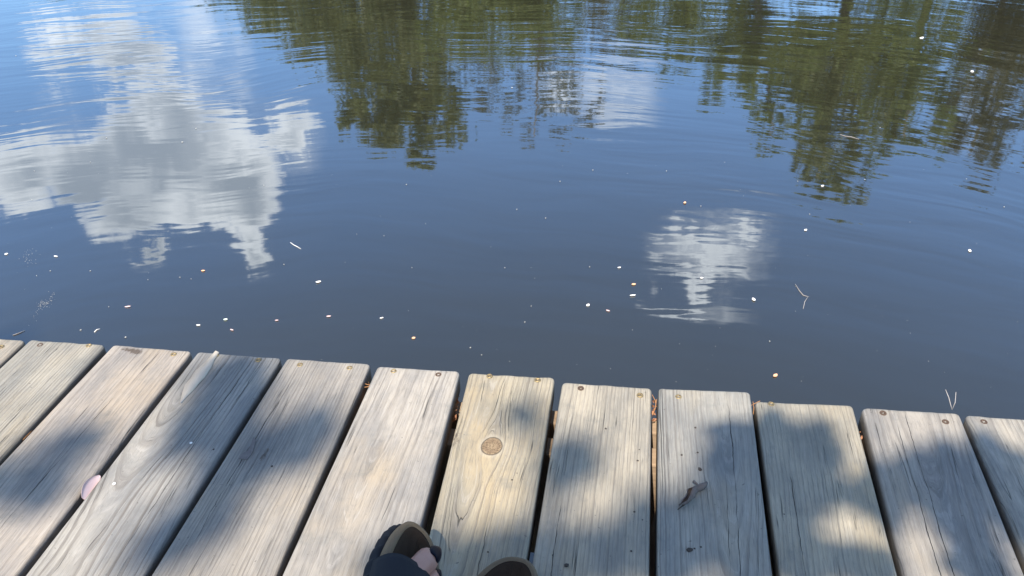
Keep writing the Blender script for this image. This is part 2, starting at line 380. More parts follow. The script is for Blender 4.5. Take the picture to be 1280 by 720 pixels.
while len(leafP) < 9500 and tries < 90000:
    tries += 1
    if tries % 3: x = rnd.uniform(-1.2, .8); y = rnd.uniform(.4, 1.04)
    else: x = rnd.uniform(-3.0, 2.2); y = rnd.uniform(-2.2, 1.0)
    if shade(x, y) + rnd.uniform(-.10, .10) > 0.42:
        leafP.append(sunpt(Vector((x, y, 0)), rnd.uniform(2.9, 4.0) if x > .15 else rnd.uniform(5.2, 7.8)))
lp = np.array([tuple(p) for p in leafP]); n = len(lp)
a = rng.normal(size=(n, 3)); a /= np.linalg.norm(a, axis=1)[:, None]; q = rng.normal(size=(n, 3)); b_ = np.cross(a, q); b_ /= np.linalg.norm(b_, axis=1)[:, None]
s_ = rng.uniform(.028, .05, (n, 1)); A = a*s_; B = b_*s_*.5
V = np.stack([lp-A, lp+B-A*.15, lp+A, lp-B-A*.15], 1).reshape(-1, 3)
base = Vector((-1.9, -5.0, ground_z(-1.9, -5.0)))
st = empty('overhanging_tree', base); tag(st, 'leafy tree on the bank behind the dock whose branches dapple the planks', 'tree')
link_obj('crown', mesh_np('crown', V-np.array(tuple(base)), np.arange(n*4, dtype=np.int32).reshape(-1, 4)), bright, st)
V2, F2 = leaf_cloud([(rnd.uniform(-4.5, 7.5), rnd.uniform(-3.0, 7.2), rnd.uniform(5.6, 9)) for k in range(80)], [1.4]*80, [620]*80, .13)  # wider unseen crown, added to cut the skylight reaching the deck
cc = V2.reshape(-1, 4, 3).mean(1) + np.array(tuple(base)); tz = cc[:, 2]/SD.z
gx_, gy_ = cc[:, 0]-SD.x*tz, cc[:, 1]-SD.y*tz                # where each leaf's shadow falls: leave the measured gaps open
keep = ~((gx_ > -1.25) & (gx_ < .85) & (gy_ > .35)) & (gy_ < 1.05+.25*np.sin(gx_*2.1)*(np.abs(gx_+.2) > 1.2))
V2 = V2.reshape(-1, 4, 3)[keep].reshape(-1, 3); F2 = np.arange(len(V2), dtype=np.int32).reshape(-1, 4)
link_obj('crown', mesh_np('crown', V2, F2), oak, st)
tp = Vector((.7, .1, 6.0))
path = [Vector((0, 0, -.3)).lerp(tp, i/7)+Vector((.15*math.sin(i), .12*math.cos(i*1.3), 0)) for i in range(8)]
link_obj('trunk', pydata('trunk', *tube(path, [.34-.034*i for i in range(8)], 12)), bark, st, True)
for k, (x, y, s) in enumerate([(-.85, .62, 5.2), (.45, .62, 5.8), (-.2, -.6, 6.2), (1.4, .2, 6.6), (-1.8, -.2, 5.0)]):
    e = sunpt(Vector((x, y, 0)), s)-base; a0 = path[4+k % 3]
    m_ = a0.lerp(e, .5)+Vector((0, 0, .45))
    link_obj('limb', pydata('limb', *tube([a0, a0.lerp(m_, .5)+Vector((0, 0, .1)), m_, m_.lerp(e, .55)+Vector((0, 0, .06)), e], [.10, .075, .045, .022, .008], 8)), bark, st, True)

# ------------------------------------------------------------------ weathered wood
def wood(name):
    m, t, b = material(name)
    ring = t.attr('ring').outputs['Fac']; T = t.attr('along').outputs['Fac']; S = t.attr('across').outputs['Fac']
    seed = t.attr('seed', 'OBJECT').outputs['Fac']; tint = t.attr('tint', 'OBJECT').outputs['Color']
    contrast = t.attr('contrast', 'OBJECT').outputs['Fac']
    co = t.comb(S, T, seed)
    wv = t.noise(t.comb(t.math('MULTIPLY', S, 26), t.math('MULTIPLY', T, 9), seed), 1.0, 3.0, 0.55)
    ringw = t.math('ADD', ring, t.math('MULTIPLY', t.math('SUBTRACT', wv, 0.5), 0.9))
    # ring spacing varies, so a growth ring is never quite like the next
    vary = t.noise(t.comb(t.math('MULTIPLY', ringw, 0.37), seed, 0.0), 1.0, 2.0)
    ph = t.math('FRACT', t.math('ADD', ringw, t.math('MULTIPLY', vary, 2.0)))
    late = t.ramp(ph, [(0.0, 0.0), (0.45, 0.12), (0.80, 0.95), (0.90, 1.0), (0.99, 0.0)], 'EASE')
    idn = t.noise(t.comb(t.math('MULTIPLY', t.math('FLOOR', t.math('ADD', ringw, t.math('MULTIPLY', vary, 2.0))), 3.7), t.math('MULTIPLY', T, 2.0), seed), 1.0, 2.0)
    late = t.math('MULTIPLY', late, t.math('ADD', 0.35, t.math('MULTIPLY', t.smooth(idn, .35, .7), .9)))
    fib = t.noise(t.comb(t.math('MULTIPLY', ringw, 5.0), t.math('MULTIPLY', T, 14.0), seed), 1.0, 4.0, 0.7)
    fib2 = t.noise(t.comb(t.math('MULTIPLY', S, 900), t.math('MULTIPLY', T, 40.0), seed), 1.0, 3.0, 0.6)
    blotch = t.noise(t.comb(t.math('MULTIPLY', S, 16), t.math('MULTIPLY', T, 6), t.math('ADD', seed, 5)), 1.0, 5.0, 0.62)
    blotch2 = t.noise(t.comb(t.math('MULTIPLY', S, 9), t.math('MULTIPLY', T, 4), t.math('ADD', seed, 15)), 1.0, 4.0, 0.6)
    grey = t.mix(t.smooth(blotch, .3, .72), (0.200, 0.196, 0.190), (0.365, 0.335, 0.290))
    base = t.mix(t.smooth(blotch2, .45, .8), grey, (0.345, 0.290, 0.215))
    base = t.mix(1.0, base, tint, 'MULTIPLY')
    base = t.mix(t.math('MULTIPLY', t.math('MULTIPLY', late, contrast), 0.66), base, (0.118, 0.102, 0.088))
    base = t.mix(t.math('MULTIPLY', t.smooth(fib, .52, .8), 0.55), base, (0.125, 0.112, 0.10))
    base = t.mix(t.math('MULTIPLY', t.smooth(fib, .50, .25), 0.40), base, (0.44, 0.41, 0.37))
    base = t.mix(t.math('MULTIPLY', t.smooth(fib2, .48, .75), 0.55), base, (0.14, 0.125, 0.11))
    # grey-blue mildew and dirt specks
    co3 = t.comb(S, T, t.math('MULTIPLY', seed, 0.31))
    sp = t.noise(co3, 190.0, 2.0); spm = t.smooth(sp, .72, .77)
    base = t.mix(t.math('MULTIPLY', spm, .55), base, (0.07, 0.06, 0.05))
    mil = t.smooth(t.noise(co3, 22.0, 6.0, .7), .52, .75)
    base = t.mix(t.math('MULTIPLY', mil, 0.42), base, (0.13, 0.135, 0.13))
    # checks: hairline splits that follow the grain
    ck = t.noise(t.comb(t.math('MULTIPLY', ringw, 1.35), t.math('MULTIPLY', T, 2.2), t.math('ADD', seed, 31)), 1.0, 1.0)
    hair = t.math('SUBTRACT', 1.0, t.math('ABSOLUTE', t.math('MULTIPLY', t.math('SUBTRACT', ck, 0.60), 95.0)), clamp=True)
    hair = t.math('MULTIPLY', hair, t.smooth(t.noise(t.comb(t.math('MULTIPLY', S, 30), t.math('MULTIPLY', T, 9), t.math('ADD', seed, 77)), 1.0, 2.0), .50, .60))
    cracks = t.math('MULTIPLY', hair, .75)
    for k in ('crack_a', 'crack_b', 'crack_c'):
        A_ = t.attr(k, 'OBJECT').outputs['Vector']; c0, t0, t1 = t.sep(A_)
        wig = t.math('MULTIPLY', t.math('SUBTRACT', t.noise(t.comb(t.math('MULTIPLY', T, 30), seed, 2.0), 1.0, 3.0, .6), .5), .006)
        cw = t.math('ABSOLUTE', t.math('SUBTRACT', t.math('ADD', t.attr('flow').outputs['Fac'], wig), c0))
        inl = t.math('MULTIPLY', t.smooth(t.math('SUBTRACT', T, t0), 0.0, .03), t.smooth(t.math('SUBTRACT', t1, T), 0.0, .10))
        wd = t.math('MULTIPLY', inl, t.math('MULTIPLY', t.smooth(t.noise(t.comb(t.math('MULTIPLY', T, 16), seed, c0), 1.0, 3.0, .7), .25, .72), 0.00085))
        cr = t.math('MULTIPLY', t.math('SUBTRACT', 1.0, t.math('DIVIDE', cw, t.math('MAXIMUM', wd, 0.00004))), 2.0, clamp=True)
        cracks = t.math('MAXIMUM', cracks, cr)
    base = t.mix(t.math('MULTIPLY', cracks, .92), base, (0.018, 0.015, 0.013))  # splits drawn near black, the shade of their depth put into the colour
    # knot
    kn = t.attr('knot').outputs['Fac']
    kr = t.noise(t.comb(t.math('ADD', t.math('MULTIPLY', kn, 9), t.math('MULTIPLY', t.noise(t.comb(S, T, 0.0), 160.0, 3.0, .6), 3.0)), seed, 0.0), 1.0, 3.0)
    kc = t.mix(t.smooth(kr, .35, .65), (0.19, 0.13, 0.08), (0.28, 0.205, 0.125))
    base = t.mix(t.smooth(kn, .60, .66), base, kc)
    base = t.mix(t.math('MULTIPLY', t.math('MULTIPLY', t.smooth(kn, .25, .5), t.smooth(kn, .62, .56)), .18), base, (.50, .45, .37))
    ktx = t.noise(t.comb(t.math('MULTIPLY', S, 420), t.math('MULTIPLY', T, 420), seed), 1.0, 4.0, .7)
    base = t.mix(t.math('MULTIPLY', t.math('MULTIPLY', t.smooth(kn, .6, .66), t.smooth(ktx, .46, .62)), .7), base, (.07, .045, .025))
    rim = t.math('MULTIPLY', t.smooth(kn, .545, .585), t.smooth(kn, .665, .625))
    base = t.mix(t.math('MULTIPLY', rim, .75), base, (0.06, 0.045, 0.035))
    dark = t.attr('stain').outputs['Fac']
    dk = t.smooth(t.math('ADD', dark, t.math('MULTIPLY', t.math('SUBTRACT', t.noise(t.comb(t.math('MULTIPLY', S, 260), t.math('MULTIPLY', T, 120), seed), 1.0, 4.0, .6), .5), 1.3)), .45, .95)
    base = t.mix(t.math('MULTIPLY', dk, .85), base, (0.075, 0.055, 0.042))
    # the sawn sides and ends stay darker and browner than the bleached top
    wallm = t.attr('wall').outputs['Fac']
    base = t.mix(t.math('MULTIPLY', wallm, .55), base, (0.10, 0.075, 0.055))
    t.link(base, b.inputs['Base Color']); b.inputs['Roughness'].default_value = 0.78; b.inputs['Specular IOR Level'].default_value = 0.25
    hh = t.math('SUBTRACT', t.math('ADD', t.math('MULTIPLY', late, 0.5), t.math('MULTIPLY', fib, 0.7)), t.math('MULTIPLY', cracks, 2.2))
    hh = t.math('ADD', hh, t.math('MULTIPLY', fib2, .35))
    t.link(t.bump(hh, 0.9, 0.0011), b.inputs['Normal'])
    return m
WOOD = wood('weathered_pine')

def fbm(x, y, z): return mnoise.noise((x, y, z)) + .5*mnoise.noise((2.1*x, 2.1*y, z+7))
TH = 0.038
def make_plank(parent, xl, xr, yend, slopeL, slopeR, length, p):
    """p: seed, tint, contrast, pith (cross offset), depth, wav, knots, cracks, stains"""
    rb, rc = p.get('rb', 0.0052), 0.0075
    w = xr-xl
    e = [0, .0008, .002, .0038, .006, .009]
    ss = e + list(np.linspace(.0135, w-.0135, 25)) + [w-q for q in reversed(e)]
    tt = e + list(np.linspace(.0125, .70, 120)) + list(np.linspace(.76, length-.02, 16)) + [length-.008, length]
    sd = p['seed']; ns, nt = len(ss), len(tt)
    V = []; ring = []; al = []; ac = []; kn = []; wl = []; sn = []; flow = []
    def field(s, tl):
        # a board sawn from a log whose pith wanders: growth rings cut by the face
        pc = p['pith'] + .012*fbm(tl*1.7, sd, .3)*p['wav']
        dp = p['depth'] + .016*fbm(tl*1.5, sd, 9.1)*p['wav'] + p.get('taper', .02)*tl
        ds = 0; k_ = 0
        for (ks, kt, kr) in p['knots']:
            d2 = ((s-ks)/kr)**2 + ((tl-kt)/(kr*1.15))**2
            ds += math.copysign(1, s-ks)*kr*1.5*math.exp(-(abs(s-ks)/(kr*2.2)) - ((tl-kt)/(kr*3.2))**2)*(1-math.exp(-abs(s-ks)/(kr*.35)))
            k_ = max(k_, 1.25-.62*math.sqrt(d2))
        r = math.hypot(s-ds-pc, dp)
        return r/p['spacing'], s-ds*.9+.006*fbm(tl*2.2, sd, 4), k_
    def add(s, tl, x, y, z, wall):
        V.append((x, y, z)); f_, fl, k_ = field(s, tl)
        ring.append(f_ + wall*.0); al.append(tl); ac.append(s+sd*.37); kn.append(k_ if wall < .5 else 0); wl.append(wall); flow.append(fl)
        v = 0
        for (a0, b0, a1, b1, wgt) in p['stains']:
            v = max(v, wgt*math.exp(-((s-a0)/a1)**2-((tl-b0)/b1)**2))
        sn.append(v if wall < .5 else 0)
    def plan(s, tl):
        L = xl-slopeL*tl; Rr = xr-slopeR*tl
        f = s/w
        x = L*(1-f)+Rr*f
        ins = 0
        te = min(tl, length-tl)
        if te < rc: ins = rc-math.sqrt(max(0, rc*rc-(rc-te)**2))
        x += ins*(1-2*f)*1.0
        ye = yend + .0012*fbm(s*40, sd, 2) + p.get('skew', 0)*(f-.5)
        return x, ye-tl
    for tl in tt:
        for s in ss:
            x, y = plan(s, tl)
            dx_ = min(s, w-s); dt_ = min(tl, length-tl)
            z = 0
            for d in (dx_, dt_):
                if d < rb: z -= rb-math.sqrt(max(0, rb*rb-(rb-d)**2))
            z = max(z, -rb)
            z += .0009*fbm(s*14, tl*4, sd) + p.get('cup', .0008)*((2*s/w-1)**2)
            if tl < .1: z += -.0005*(1-tl/.1)
            z += p.get('dz', 0)
            add(s, tl, x, y, z, 0 if min(dx_, dt_) > .001 else .4)
    F = [(j*ns+i+1, j*ns+i, (j+1)*ns+i, (j+1)*ns+i+1) for j in range(nt-1) for i in range(ns-1)]
    # perimeter walls
    per = [i for i in range(ns)] + [j*ns+ns-1 for j in range(1, nt)] + [(nt-1)*ns+i for i in range(ns-2, -1, -1)] + [j*ns for j in range(nt-2, 0, -1)]
    prev = per
    for k, (zz, inn) in enumerate(((-.5*TH, .0), (-TH+.004, .0), (-TH, .004))):
        cur = []
        for vi in per:
            x, y, z = V[vi]; s = ac[vi]-sd*.37; tl = al[vi]
            j, i = divmod(vi, ns); sx = (1 if i == 0 else -1 if i == ns-1 else 0); syy = (-1 if j == 0 else 1 if j == nt-1 else 0)
            cur.append(len(V)); add(s, tl, x+sx*inn, y+syy*inn, zz+p.get('dz', 0), 1.0)
            ring[-1] += (zz*1.2)/p['spacing']
        m = len(per)
        F += [(prev[q], prev[(q+1) % m], cur[(q+1) % m], cur[q]) for q in range(m)]
        prev = cur
    me = pydata('plank', V, F)
    bmx = bmesh.new(); bmx.from_mesh(me); bmesh.ops.contextual_create(bmx, geom=[bmx.verts[i] for i in ()]) if False else None
    bmx.verts.ensure_lookup_table(); bmx.faces.new([bmx.verts[i] for i in prev]); bmesh.ops.recalc_face_normals(bmx, faces=bmx.faces); bmx.to_mesh(me); bmx.free()
    for nm, arr in (('ring', ring), ('along', al), ('across', ac), ('knot', kn), ('wall', wl), ('stain', sn), ('flow', flow)):
        at_ = me.attributes.new(nm, 'FLOAT', 'POINT'); at_.data.foreach_set('value', np.array(arr, np.float32))
    o = link_obj('plank', me, WOOD, parent, True)
    o['seed'] = float(sd); o['tint'] = [float(q) for q in p['tint']]; o['contrast'] = float(p['contrast'])
    cr = (p['cracks'] + [(9., 0., .1)]*3)[:3]
    for k, v in zip(('crack_a', 'crack_b', 'crack_c'), cr): o[k] = [float(q) for q in v]
    return o

dock = empty('dock', (0, 0, 0)); tag(dock, 'weathered grey wooden dock of wide planks along the water edge', 'dock')
# measured on the deck: (xl, xr, yend, dx/dy left, dx/dy right, skew)
PL = [(-.9907,-.8554,.9800,.012,.004,.0045), (-.8419,-.7022,.9845,.024,.008,.0012), (-.6916,-.5470,.9865,.010,.012,.0018),
      (-.5379,-.3975,.9900,.013,-.010,.004), (-.3855,-.2516,.9907,.001,-.044,.006), (-.2370,-.1009,.9950,-.040,-.011,.007),
      (-.0885,.0493,.9915,.003,-.006,.0034), (.0590,.1971,.9985,-.003,.002,.0075), (.2026,.3445,.9880,-.008,.007,.009),
      (.3575,.4959,.9955,.028,.016,.0048)]
def P_(seed, tint, contrast, pith, depth, spacing, wav=1., knots=(), cracks=(), stains=(), **k):
    return dict(seed=seed, tint=tint, contrast=contrast, pith=pith, depth=depth, spacing=spacing, wav=wav, knots=list(knots), cracks=list(cracks), stains=list(stains), **k)
SPEC = [
 P_(1.3,(1.0,.98,.90),.7,-.02,.03,.0052,1.0),
 P_(2.7,(1.04,.98,.94),.45,.16,.03,.0060,.8,cracks=[(.075,.12,.42)],stains=[(.040,.012,.022,.006,1.2),(.050,.020,.016,.004,1.0)]),
 P_(3.1,(.93,.94,.95),1.0,.030,.010,.0066,2.2,cracks=[(.060,0,.10),(.100,.00,.42),(.118,.0,.16)]),
 P_(4.9,(.94,.91,.88),.75,.19,.02,.0052,1.2,cracks=[(.03,.05,.4)],stains=[(.052,.215,.006,.020,.9)]),
 P_(5.6,(1.06,1.03,1.0),.55,.05,.016,.0070,1.7),
 P_(6.2,(1.13,1.04,.84),.65,.045,.028,.0062,.9,knots=[(.0600,.160,.0145)],cracks=[(.075,.29,.60),(.064,0,.03)],stains=[(.004,.150,.010,.030,.75)]),
 P_(7.4,(1.10,1.04,.91),.55,-.03,.06,.0045,.5,cracks=[(.020,.24,.5)]),
 P_(8.8,(.95,.96,.93),.8,.10,.03,.0052,1.0,cracks=[(.100,.02,.44),(.088,.18,.36)]),
 P_(9.1,(1.09,1.04,.90),.5,-.06,.05,.0058,.7,cracks=[(.030,.14,.50),(.022,0,.02),(.088,0,.02)]),
 P_(10.5,(.90,.88,.86),.6,.07,.06,.0050,.6,cracks=[(.060,.0,.60),(.083,.0,.022),(.045,.03,.45)],rb=.007,stains=[(.055,.004,.055,.010,.55)]),
 P_(11.9,(1.0,.98,.93),.9,.02,.02,.0062,1.4),
]
LEN = 2.5
# ends of the planks left and right of the measured run
left_extra = [(-1.143, -.9985, .974, .01, .01, .003), (-1.298, -1.153, .976, 0, 0, 0), (-1.452, -1.308, .972, 0, 0, 0), (-1.606, -1.462, .975, 0, 0, 0)]
P11 = at(1206, 517)
right_extra = [(P11.x, P11.x+.140, P11.y+.001, .01, .01, .003), (P11.x+.152, P11.x+.292, .998, 0, 0, 0), (P11.x+.303, P11.x+.443, 1.0, 0, 0, 0), (P11.x+.455, P11.x+.596, .997, 0, 0, 0)]
planks = []
for (q, sp) in list(zip(PL, SPEC)) + [(right_extra[0], SPEC[10])]:
    planks.append(make_plank(dock, q[0], q[1], q[2], q[3], q[4], LEN, dict(sp, skew=q[5], dz=rnd.uniform(-.0008, .0008))))
for k, q in enumerate(left_extra + right_extra[1:]):
    tnt = rnd.uniform(.93, 1.06)
    planks.append(make_plank(dock, q[0], q[1], q[2], q[3], q[4], LEN, dict(P_(20.3+k*1.7, (tnt, tnt*.98, tnt*.94), .7, rnd.uniform(-.05, .18), rnd.uniform(.01, .05), .0056), skew=q[5])))

# joists, rim boards and posts below
jm, t, b = material('joist_wood')
P = t.n.new('ShaderNodeTexCoord').outputs['Object']
n = t.noise(t.vmath('MULTIPLY', P, (3, 60, 60)), 1.0, 5.0, .6)
t.link(t.mix(n, (0.20, 0.135, 0.085), (0.42, 0.31, 0.21)), b.inputs['Base Color']); b.inputs['Roughness'].default_value = .85; t.link(t.bump(n, .6, .003), b.inputs['Normal'])
def joist(y, top, dep, th, x0=-1.7, x1=1.35, rz=0.0):
    bmj = bmesh.new(); box_bm(bmj, (0, 0, 0), (x1-x0, th, dep), 0, .003)
    o = link_obj('joist', bm_mesh('joist', bmj), jm, dock); o.location = ((x0+x1)/2, y, top-dep/2); o.rotation_euler.z = rz; return o
jz = -TH-.0015
joist(.950, jz, .225, .030); joist(.888, jz-.002, .225, .036); joist(.600, jz, .18, .038); joist(.10, jz, .18, .038); joist(-.5, jz, .18, .038); joist(-1.1, jz, .18, .038); joist(-1.45, jz, .18, .038)
for x in (-1.55, .128, 1.2):
    for y in (.78, -1.2):
        V_, F_ = tube([Vector((x, y, -1.9)), Vector((x, y, -.9)), Vector((x+.003, y, -.06))], [.075, .078, .074], 16)
        link_obj('post', pydata('post', V_, F_), jm, dock, True)

# screws, two through the end of each plank (sub-parts of the plank)
brass, t, b = material('screw_brass')
P = t.n.new('ShaderNodeTexCoord').outputs['Object']
t.link(t.mix(t.smooth(t.noise(P, 600, 3), .4, .65), (0.36, 0.27, 0.13), (0.11, 0.075, 0.05)), b.inputs['Base Color']); b.inputs['Metallic'].default_value = .55; b.inputs['Roughness'].default_value = .5
rust, t, b = material('screw_rusted')
P = t.n.new('ShaderNodeTexCoord').outputs['Object']
t.link(t.mix(t.noise(P, 500, 3), (0.03, 0.022, 0.018), (0.12, 0.07, 0.045)), b.inputs['Base Color']); b.inputs['Roughness'].default_value = .9
hole, t, b = material('screw_hole'); b.inputs['Base Color'].default_value = (.02, .016, .013, 1); b.inputs['Roughness'].default_value = 1  # recess faces near black: the hole's shade is put into the colour
def screw_mesh(mat, nm):
    V = []; F = []; seg = 20; prof = [(.0, -.0036), (.0016, -.0034), (.0019, -.0006), (.0036, .0004), (.0046, .0002), (.0050, -.0010), (.0050, -.004)]
    for (r, z) in prof:
        for k in range(seg):
            a_ = 2*math.pi*k/seg
            rr2 = r
            if r in (.0016, .0019): rr2 = r*(1.35 if (k % 5) < 2 else .62)   # cross recess
            V.append((rr2*math.cos(a_), rr2*math.sin(a_), z))
    for j in range(len(prof)-1):
        for k in range(seg): F.append((j*seg+k, j*seg+(k+1) % seg, (j+1)*seg+(k+1) % seg, (j+1)*seg+k))
    me = pydata(nm, V, F); me.materials.append(mat); me.materials.append(hole)
    for i, f in enumerate(me.polygons): f.use_smooth = True; f.material_index = 1 if i < 2*seg else 0
    return me
sb, sr_ = screw_mesh(brass, 'screw'), screw_mesh(rust, 'screw_old')
SCR = [[(90,431,'r'),(111,435,'b')], [(164,437,0),(217,443,'b')], [(270,444,'b'),(323,450,'b')], [(375,456,'b'),(437,460,'b')], [(492,464,'b'),(548,468,'r')],
       [(612,470,'b'),(672,475,'b')], [(726,485,'r'),(800,494,'b')], [(848,496,'b'),(916,502,'b')], [(964,505,'b'),(1042,514,'b')], [(1104,516,'r'),(1182,527,'r')], [(1230,527,'r')]]
SCR[0] = [(50,431,'r'),(111,432,'b')]
for pl, lst in zip(planks[:11], SCR):
    for (u, v, kd) in lst:
        if not kd: continue
        p = at(u, v)
        o = bpy.data.objects.new('screw', sb if kd == 'b' else sr_); COL.objects.link(o); o.parent = pl
        o.location = (p.x, p.y, .0007 if kd == 'b' else .0002); o.rotation_euler.z = rnd.uniform(0, 3)
for pl, (q, _) in zip(planks[11:], [(q, 0) for q in left_extra + right_extra[1:]]):
    for f in (.2, .8):
        o = bpy.data.objects.new('screw', sb); COL.objects.link(o); o.parent = pl; o.location = (q[0]*(1-f)+q[1]*f, q[2]-.022, .0005)
for pl, q in zip(planks, PL+[right_extra[0]]+left_extra+right_extra[1:]):      # rows over the joists behind the feet
    for y in (.10, -.5, -1.1):
        for f in (.2, .8):
            o = bpy.data.objects.new('screw', sb); COL.objects.link(o); o.parent = pl; tl = q[2]-y
            o.location = ((q[0]-q[3]*tl)*(1-f)+(q[1]-q[4]*tl)*f, y, .0005)

# lifted splinter on the fourth plank
def strip(name, pts, wid, z0, lift, mat, th=.0016):
    V = []; F = []; n_ = len(pts)
    for i, (p, w_) in enumerate(zip(pts, wid)):
        d = (pts[min(i+1, n_-1)]-pts[max(i-1, 0)]); d.z = 0; d.normalize(); s = Vector((d.y, -d.x, 0))
        for k, (sd_, zz) in enumerate(((-1, 0), (1, lift[i]), (1, lift[i]-th), (-1, -th))):
            V.append(tuple(p+s*sd_*w_+Vector((0, 0, z0+zz))))
    for i in range(n_-1):
        for k in range(4): F.append((i*4+k, i*4+(k+1) % 4, (i+1)*4+(k+1) % 4, (i+1)*4+k))
    F += [(0, 1, 2, 3), ((n_-1)*4+3, (n_-1)*4+2, (n_-1)*4+1, (n_-1)*4)]
    return pydata(name, V, F)
raw, t, b = material('raw_splinter')
P = t.n.new('ShaderNodeTexCoord').outputs['Object']
n = t.noise(t.vmath('MULTIPLY', P, (700, 60, 60)), 1, 4, .6)
t.link(t.mix(n, (.34, .31, .27), (.50, .45, .38)), b.inputs['Base Color']); b.inputs['Roughness'].default_value = .85; t.link(t.bump(n, .5, .001), b.inputs['Normal'])
pts = [at(u, v) for u, v in ((272,441),(266,450),(261,459),(252,470),(244,480),(238,487),(231,497),(226,505))]
link_obj('splinter', strip('splinter', pts, [.0026,.0030,.0048,.0074,.0058,.0066,.0030,.0010], .0016, [.003,.005,.0075,.0095,.0085,.008,.005,.0015], raw), raw, planks[2], True)

# ------------------------------------------------------------------ floating bits on the water
def simple(name, c1, c2, rough=.7, sc_=300, sub=0.0):
    m, t, b = material(name); P = t.n.new('ShaderNodeTexCoord').outputs['Object']
    t.link(t.mix(t.noise(P, sc_, 4, .6), c1, c2), b.inputs['Base Color']); b.inputs['Roughness'].default_value = rough
    return m
m_speck = simple('speck_white', (.34,.33,.30), (.50,.48,.44))
m_white = simple('petal_white', (.80,.76,.72), (.9,.88,.84)); m_orange = simple('leaf_orange', (.62,.27,.12), (.80,.52,.34)); m_pink = simple('petal_pink', (.54,.38,.38), (.66,.50,.49), .7, 90)
m_green = simple('leaf_pale_green', (.62,.75,.62), (.80,.88,.78)); m_stick = simple('stem_pale', (.27,.24,.22), (.42,.37,.34))
def petal_mesh(L, Wd, curl, name='petal'):
    V = []; F = []; na, nb_ = 8, 4
    for i in range(na+1):
        s = i/na; w_ = Wd*math.sin(math.pi*min(1, s*.93+.05))**.75
        for j in range(nb_+1):
            c_ = j/nb_*2-1
            V.append(((s-.5)*L, c_*w_*.5, curl*L*((s-.5)**2*1.6+(c_*c_)*.35*w_/max(Wd, 1e-6)) + .0006))
    k = len(V); V += [(x, y, z-.0005) for x, y, z in V]; nr = nb_+1
    for i in range(na):
        for j in range(nb_):
            a_ = i*nr+j; F.append((a_, a_+nr, a_+nr+1, a_+1)); F.append((k+a_, k+a_+1, k+a_+nr+1, k+a_+nr))
    for i in range(na):
        for j in (0, nb_):
            a_ = i*nr+j; F.append((a_, k+a_, k+a_+nr, a_+nr))
    return pydata(name, V, F)
def floater(u, v, L, Wd, mat, label, name='petal', cat='petal', ang=None, group=None, curl=.25):
    p = at(u, v, WZ); o = link_obj(name, petal_mesh(L, Wd, curl), mat, None, True)
    o.location = (p.x, p.y, WZ+.0008); o.rotation_euler = (rnd.uniform(-.1, .1), rnd.uniform(-.1, .1), rnd.uniform(0, 3.1) if ang is None else R(ang))
    tag(o, label, cat, group); return o
floater(398,353,.016,.008,m_white,'bright white petal floating alone below and right of the big cloud reflection',ang=35)
floater(942,375,.015,.0095,m_white,'plump oval white petal floating upright beside the small cloud reflection',ang=105)
floater(735,382,.011,.009,m_white,'round white petal floating left of the pale cloud streak',ang=60)
floater(791,370,.017,.006,m_white,'slender white petal at the left tip of the pale cloud streak',ang=15)
floater(8,318,.010,.009,m_white,'small round white petal floating at the far left edge of the water')
floater(70,321,.013,.004,m_white,'thin white petal lying level near the left edge of the water',ang=0)
floater(282,400,.011,.008,m_green,'pale green floating flake nearest the dock on the left',name='leaf_flake',cat='leaf',ang=20)
floater(792,356,.013,.008,m_orange,'orange flake floating just above the slender white petal',name='leaf_flake',cat='leaf',ang=25)
floater(969,470,.015,.009,m_orange,'orange leaf flake floating closest to the dock on the right',name='leaf_flake',cat='leaf',ang=50)
floater(517,423,.010,.008,m_orange,'small orange-white flake floating close above the dock centre',name='leaf_flake',cat='leaf',ang=30)
floater(254,339,.012,.007,m_orange,'small orange flake floating just left of the cloud reflection tip',name='leaf_flake',cat='leaf')
floater(856,254,.015,.009,m_orange,'orange flake floating above the small right-hand cloud reflection',name='leaf_flake',cat='leaf')
floater(160,384,.017,.005,m_pink,'long pinkish petal floating above the third and fourth planks',ang=15)
floater(290,413,.012,.004,m_pink,'reddish sliver of petal floating beside the pale green flake',ang=-20)
floater(411,396,.013,.005,m_pink,'pinkish petal floating right below the bright white petal',ang=15)
floater(346,401,.010,.004,m_pink,'small dull pink petal floating to the left of its brighter twin',ang=10)
floater(477,398,.011,.004,m_white,'thin tilted white petal floating midway along the dock',ang=40)
floater(774,335,.011,.005,m_white,'pale petal floating left of the small cloud reflection',ang=30)
floater(760,389,.012,.005,m_pink,'faint tilted petal floating right of the round white one',ang=-25)
floater(248,407,.011,.005,m_white,'white petal sliver floating left of the pale green flake',ang=10)
floater(1028,233,.014,.009,m_white,'white petal floating in the dark tree reflection at the right')
floater(1215,90,.022,.014,m_white,'far white petal floating in the upper right tree reflection')
floater(1152,48,.026,.015,m_white,'furthest white petal, near the top right of the water')
floater(1212,314,.013,.009,m_white,'white petal floating by itself at the right edge of the water')
floater(1007,288,.011,.008,m_white,'white speck of petal floating just below the tall tree reflection')
floater(877,348,.010,.006,m_white,'tiny white petal floating inside the small cloud reflection')
G = 'tiny white specks afloat on the pond'; GL = 'tiny white speck of petal floating on the open water'
